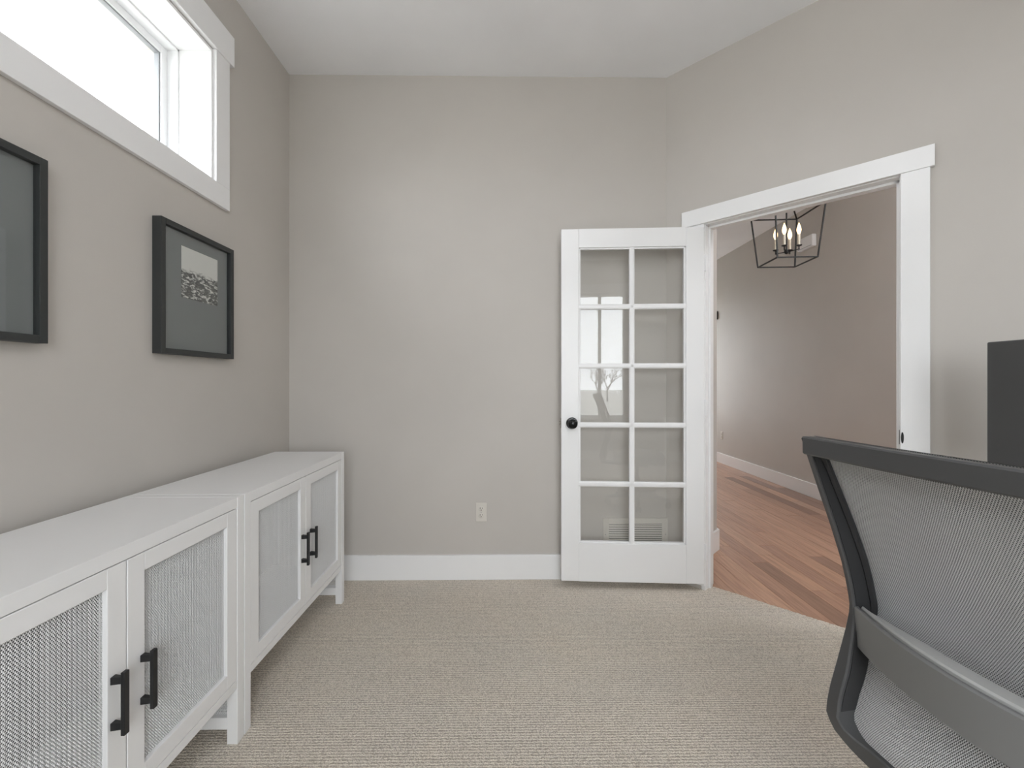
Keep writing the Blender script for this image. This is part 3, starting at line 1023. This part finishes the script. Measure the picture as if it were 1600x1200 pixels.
def msh(y, z):
    q = max(0.0, min(1.0, (z - zA) / (zB_ - zA)))
    d = 0.026 + 0.034 * (math.sin(PI * q ** 0.8) ** 0.7) * (1 - 0.35 * (y / HWD) ** 2)
    return Vector((px_(z) + d - curv(y) * 1.3 - BX, y, z))


V, Fc = [], []
for r in range(nz):
    za, zb = zA + (zB_ - zA) * r / nz, zA + (zB_ - zA) * (r + 1) / nz
    sh = 0.5 if r % 2 else 0.0
    for c in range(ny):
        ya = yA + (yB_ - yA) * min(max((c - sh) / (ny - 0.5), 0), 1)
        yb = yA + (yB_ - yA) * min(max((c + 1 - sh) / (ny - 0.5), 0), 1)
        cy, cz_ = (ya + yb) / 2, (za + zb) / 2
        hy, hz_ = (yb - ya) * 0.24, (zb - za) * 0.22
        k = len(V)
        for (y, z) in ((ya, za), (yb, za), (yb, zb), (ya, zb)):
            V.append(msh(y, z))
        for (y, z) in ((cy - hy, cz_ - hz_), (cy + hy, cz_ - hz_), (cy + hy, cz_ + hz_), (cy - hy, cz_ + hz_)):
            V.append(msh(y, z) + Vector((0.0009, 0, 0)))
        Fc += [(k, k + 1, k + 5, k + 4), (k + 1, k + 2, k + 6, k + 5), (k + 2, k + 3, k + 7, k + 6), (k + 3, k, k + 4, k + 7)]
w = MB(); w.v = [tuple(p) for p in V]; w.f = Fc
tag(w.build('mesh_backrest', 'thread', oc), 'grey woven mesh of the backrest', kind='stuff')
# dark lining right behind the woven face
lin = MB()
LN, LM = 24, 40
for j in range(LM + 1):
    for i in range(LN + 1):
        lin.v.append(tuple(msh(yA + (yB_ - yA) * i / LN, zA + (zB_ - zA) * j / LM) + Vector((0.0028, 0, 0))))
lin.f = [(j * (LN + 1) + i, j * (LN + 1) + i + 1, (j + 1) * (LN + 1) + i + 1, (j + 1) * (LN + 1) + i) for j in range(LM) for i in range(LN)]
lin.build('mesh_lining', 'seat', oc, smooth=True)
# strip where the mesh tucks in, blackened to stand in for edge shadow
for s in (-1, 1):
    w = MB()
    prev = None
    for i in range(41):
        z = ZBm + 0.07 + (ZT - 0.03 - ZBm - 0.07) * i / 40
        q = msh(s * (HWD - 0.018), z) + Vector((-0.006, 0, 0))
        if prev is not None:
            w.tube(prev, q, 0.0065, n=6, cap=False)
        prev = q
    w.build('mesh_welt_shade', 'seat', oc, smooth=True)


# lumbar support: rear plate and soft pad
def strip(fx, z0f, z1f, thick, name, mat, y0, y1, nseg=36, bev=0.003):
    vs, fs = [], []
    for i in range(nseg + 1):
        y = y0 + (y1 - y0) * i / nseg
        x = fx(y) - BX
        z0, z1 = z0f(y), z1f(y)
        t = thick(y)
        vs += [(x, y, z0 + bev), (x, y, z1 - bev), (x + bev, y, z1), (x + t - bev, y, z1), (x + t, y, z1 - bev), (x + t, y, z0 + bev), (x + t - bev, y, z0), (x + bev, y, z0)]
    for i in range(nseg):
        for j in range(8):
            fs.append((i * 8 + j, i * 8 + (j + 1) % 8, (i + 1) * 8 + (j + 1) % 8, (i + 1) * 8 + j))
    fs += [tuple(range(8)), tuple(range(nseg * 8, nseg * 8 + 8))]
    return MB().add(vs, fs).build(name, mat, oc, smooth=True, fix=True)


lum = lambda y: 0.062 + 0.060 * min(1, (abs(y) / 0.243)) ** 2.0
strip(lum, lambda y: 0.617 + 0.003 * (abs(y) / 0.24), lambda y: 0.699, lambda y: 0.011, 'lumbar_support', 'plastic_light', -0.242, 0.242)
strip(lambda y: lum(y) + 0.013, lambda y: 0.622, lambda y: 0.704 - 0.004 * (abs(y) / 0.226) ** 4,
      lambda y: max(0.0075, 0.109 + 0.02 * (abs(y) / 0.226) ** 2 - lum(y) - 0.013), 'lumbar_pad', 'pad', -0.226, 0.226)

# seat, mechanism, gas lift, star base and casters
seat = MB()
n_, prof_s = 36, [(0.90, 0.415), (0.985, 0.425), (1.0, 0.445), (1.0, 0.470), (0.97, 0.490), (0.85, 0.498), (0.5, 0.495), (0.01, 0.492)]
vs = []
for s_, z in prof_s:
    for i in range(n_):
        t = 2 * PI * i / n_
        ct, st = math.cos(t), math.sin(t)
        q = 0.42
        x = math.copysign(abs(ct) ** q, ct) * 0.235 * s_
        y = math.copysign(abs(st) ** q, st) * 0.245 * s_
        vs.append((x + 0.015, y, z - (0.02 * max(0, x / 0.235) ** 3)))
k_ = len(prof_s)
fs = [(j * n_ + i, j * n_ + (i + 1) % n_, (j + 1) * n_ + (i + 1) % n_, (j + 1) * n_ + i) for j in range(k_ - 1) for i in range(n_)]
fs += [tuple(range(n_))[::-1], tuple(range((k_ - 1) * n_, k_ * n_))]
seat.add(vs, fs).build('seat', 'seat', oc, smooth=True, fix=True)
MB().box(-0.10, 0.10, -0.07, 0.07, 0.365, 0.418).build('tilt_mechanism', 'plastic', oc, bevel=0.008)
br = MB()
br.box(-0.30, -0.06, -0.035, 0.035, 0.372, 0.392)
br.box(-0.335, -0.30, -0.035, 0.035, 0.372, 0.47)
br.build('back_bracket', 'plastic', oc, bevel=0.006)
MB().lathe([(0.026, 0.08), (0.026, 0.26), (0.015, 0.262), (0.015, 0.37)], 20).build('gas_lift', 'plastic', oc, smooth=True)
MB().lathe([(0.03, 0.065), (0.045, 0.075), (0.045, 0.115), (0.03, 0.125)], 20).build('base_hub', 'plastic', oc, smooth=True)
leg_m = MB()
vs = []
for (x, hwid, z0, z1) in ((0.03, 0.024, 0.07, 0.118), (0.17, 0.020, 0.072, 0.105), (0.30, 0.015, 0.068, 0.086)):
    vs += [(x, -hwid, z0), (x, hwid, z0), (x, hwid * 0.8, z1), (x, -hwid * 0.8, z1)]
leg_m.add(vs, [(0, 1, 2, 3), (11, 10, 9, 8)] + [(i * 4 + j, i * 4 + (j + 1) % 4, (i + 1) * 4 + (j + 1) % 4, (i + 1) * 4 + j) for i in range(2) for j in range(4)])
legp = leg_m.build('base_leg', 'plastic', oc, bevel=0.003, fix=True)
cw = MB()
for s in (-1, 1):
    cw.tube((0.0, s * 0.008, 0.026), (0.0, s * 0.024, 0.026), 0.026, n=18)
cw.tube((0, -0.01, 0.026), (0, 0.01, 0.026), 0.006, n=8)
cw.tube((0.01, 0, 0.03), (0.01, 0, 0.075), 0.006, n=8)
cw.box(-0.018, 0.016, -0.006, 0.006, 0.03, 0.056)
castm = cw.mesh('caster')
for k in range(5):
    a_ = 2 * PI * k / 5 + 0.3
    lg = legp if k == 0 else link('base_leg', legp.data, 'plastic', oc)
    lg.rotation_euler = (0, 0, a_)
    c = link('caster', castm, 'black', lg)
    c.location = (0.285, 0, 0)

# ================================================================== desk and monitor
dkx0, dkx1, dky0, dky1 = 1.50, 2.14, -0.35, 1.25
ds = empty('desk', ((dkx0 + dkx1) / 2, (dky0 + dky1) / 2, 0))
tag(ds, 'white desk standing beneath the black monitor', 'desk')
hx, hy = (dkx1 - dkx0) / 2, (dky1 - dky0) / 2
MB().box(-hx, hx, -hy, hy, 0.715, 0.742).build('desk_top', 'desk', ds, bevel=0.002)
for sx in (-1, 1):
    for sy in (-1, 1):
        cx_, cy_ = sx * (hx - 0.04), sy * (hy - 0.04)
        MB().box(cx_ - 0.022, cx_ + 0.022, cy_ - 0.022, cy_ + 0.022, 0.0, 0.715).build('leg', 'desk', ds, bevel=0.002)
MB().box(-hx + 0.06, hx - 0.06, -hy + 0.03, -hy + 0.05, 0.64, 0.715).build('apron', 'desk', ds)
MB().box(-hx + 0.06, hx - 0.06, hy - 0.05, hy - 0.03, 0.64, 0.715).build('apron', 'desk', ds)

MZ0, MZ1, MW = 0.885, 1.293, 0.62
mo = empty('computer_monitor', (1.74, 1.424 - MW / 2, 0.742))
tag(mo, 'large black computer monitor at the photo edge above the chair', 'monitor')
zo = 0.742
MB().box(-0.138, -0.108, -MW / 2, MW / 2, MZ0 - zo, MZ1 - zo).build('housing', 'plastic', mo, bevel=0.004)
MB().box(-0.1392, -0.137, -MW / 2 + 0.004, MW / 2 - 0.004, MZ0 + 0.016 - zo, MZ1 - 0.004 - zo).build('screen', 'screen', mo)
MB().box(-0.108, -0.06, -0.12, 0.12, 0.24, 0.44).build('rear_cover', 'plastic', mo, bevel=0.01)
MB().box(-0.075, -0.045, -0.03, 0.03, 0.012, 0.32).build('stand_neck', 'plastic', mo, bevel=0.004)
MB().box(-0.12, 0.08, -0.12, 0.12, 0.0, 0.012).build('stand_base', 'plastic', mo, bevel=0.004)

# ================================================================== outside the rear window (seen only in reflections)
struct(MB().box(-60, 60, -90, 60, -0.75, -0.60).build('ground', 'grass'), 'pale winter ground around the house', 'ground')


def bare_tree(x, y, h, seed, label):
    rnd = random.Random(seed)
    r = empty('bare_tree', (x, y, -0.6))
    tk, br_ = MB(), MB()
    def grow(p, d, ln, rad, lvl):
        q = p + d * ln
        (tk if lvl == 0 else br_).tube(p, q, rad, rad * 0.62, n=5, cap=False)
        if lvl >= 5:
            return
        for _ in range(3 if lvl < 4 else 2):
            nd = (d + Vector((rnd.uniform(-.75, .75), rnd.uniform(-.75, .75), rnd.uniform(-.1, .5)))).normalized()
            grow(q - d * ln * rnd.uniform(0, 0.3), nd, ln * rnd.uniform(.6, .82), rad * 0.58, lvl + 1)
    grow(Vector((0, 0, 0)), Vector((0, 0, 1)), h * 0.28, h * 0.022, 0)
    tk.build('trunk', 'bark', r); br_.build('branches', 'bark', r)
    tag(r, label, 'tree', 'bare trees outside the rear window')


for k, (tx, ty, th_, lab) in enumerate((
        (0.9, -31, 4.8, 'leafless tree nearest the house wall outside the rear window'),
        (4.6, -36, 4.4, 'short leafless tree second in the row outside the rear window'),
        (2.9, -25, 4.0, 'leafless tree third in the row outside the rear window'),
        (7.5, -31, 5.2, 'tallest leafless tree at the end of the row outside'))):
    bare_tree(tx, ty, th_, k + 1, lab)
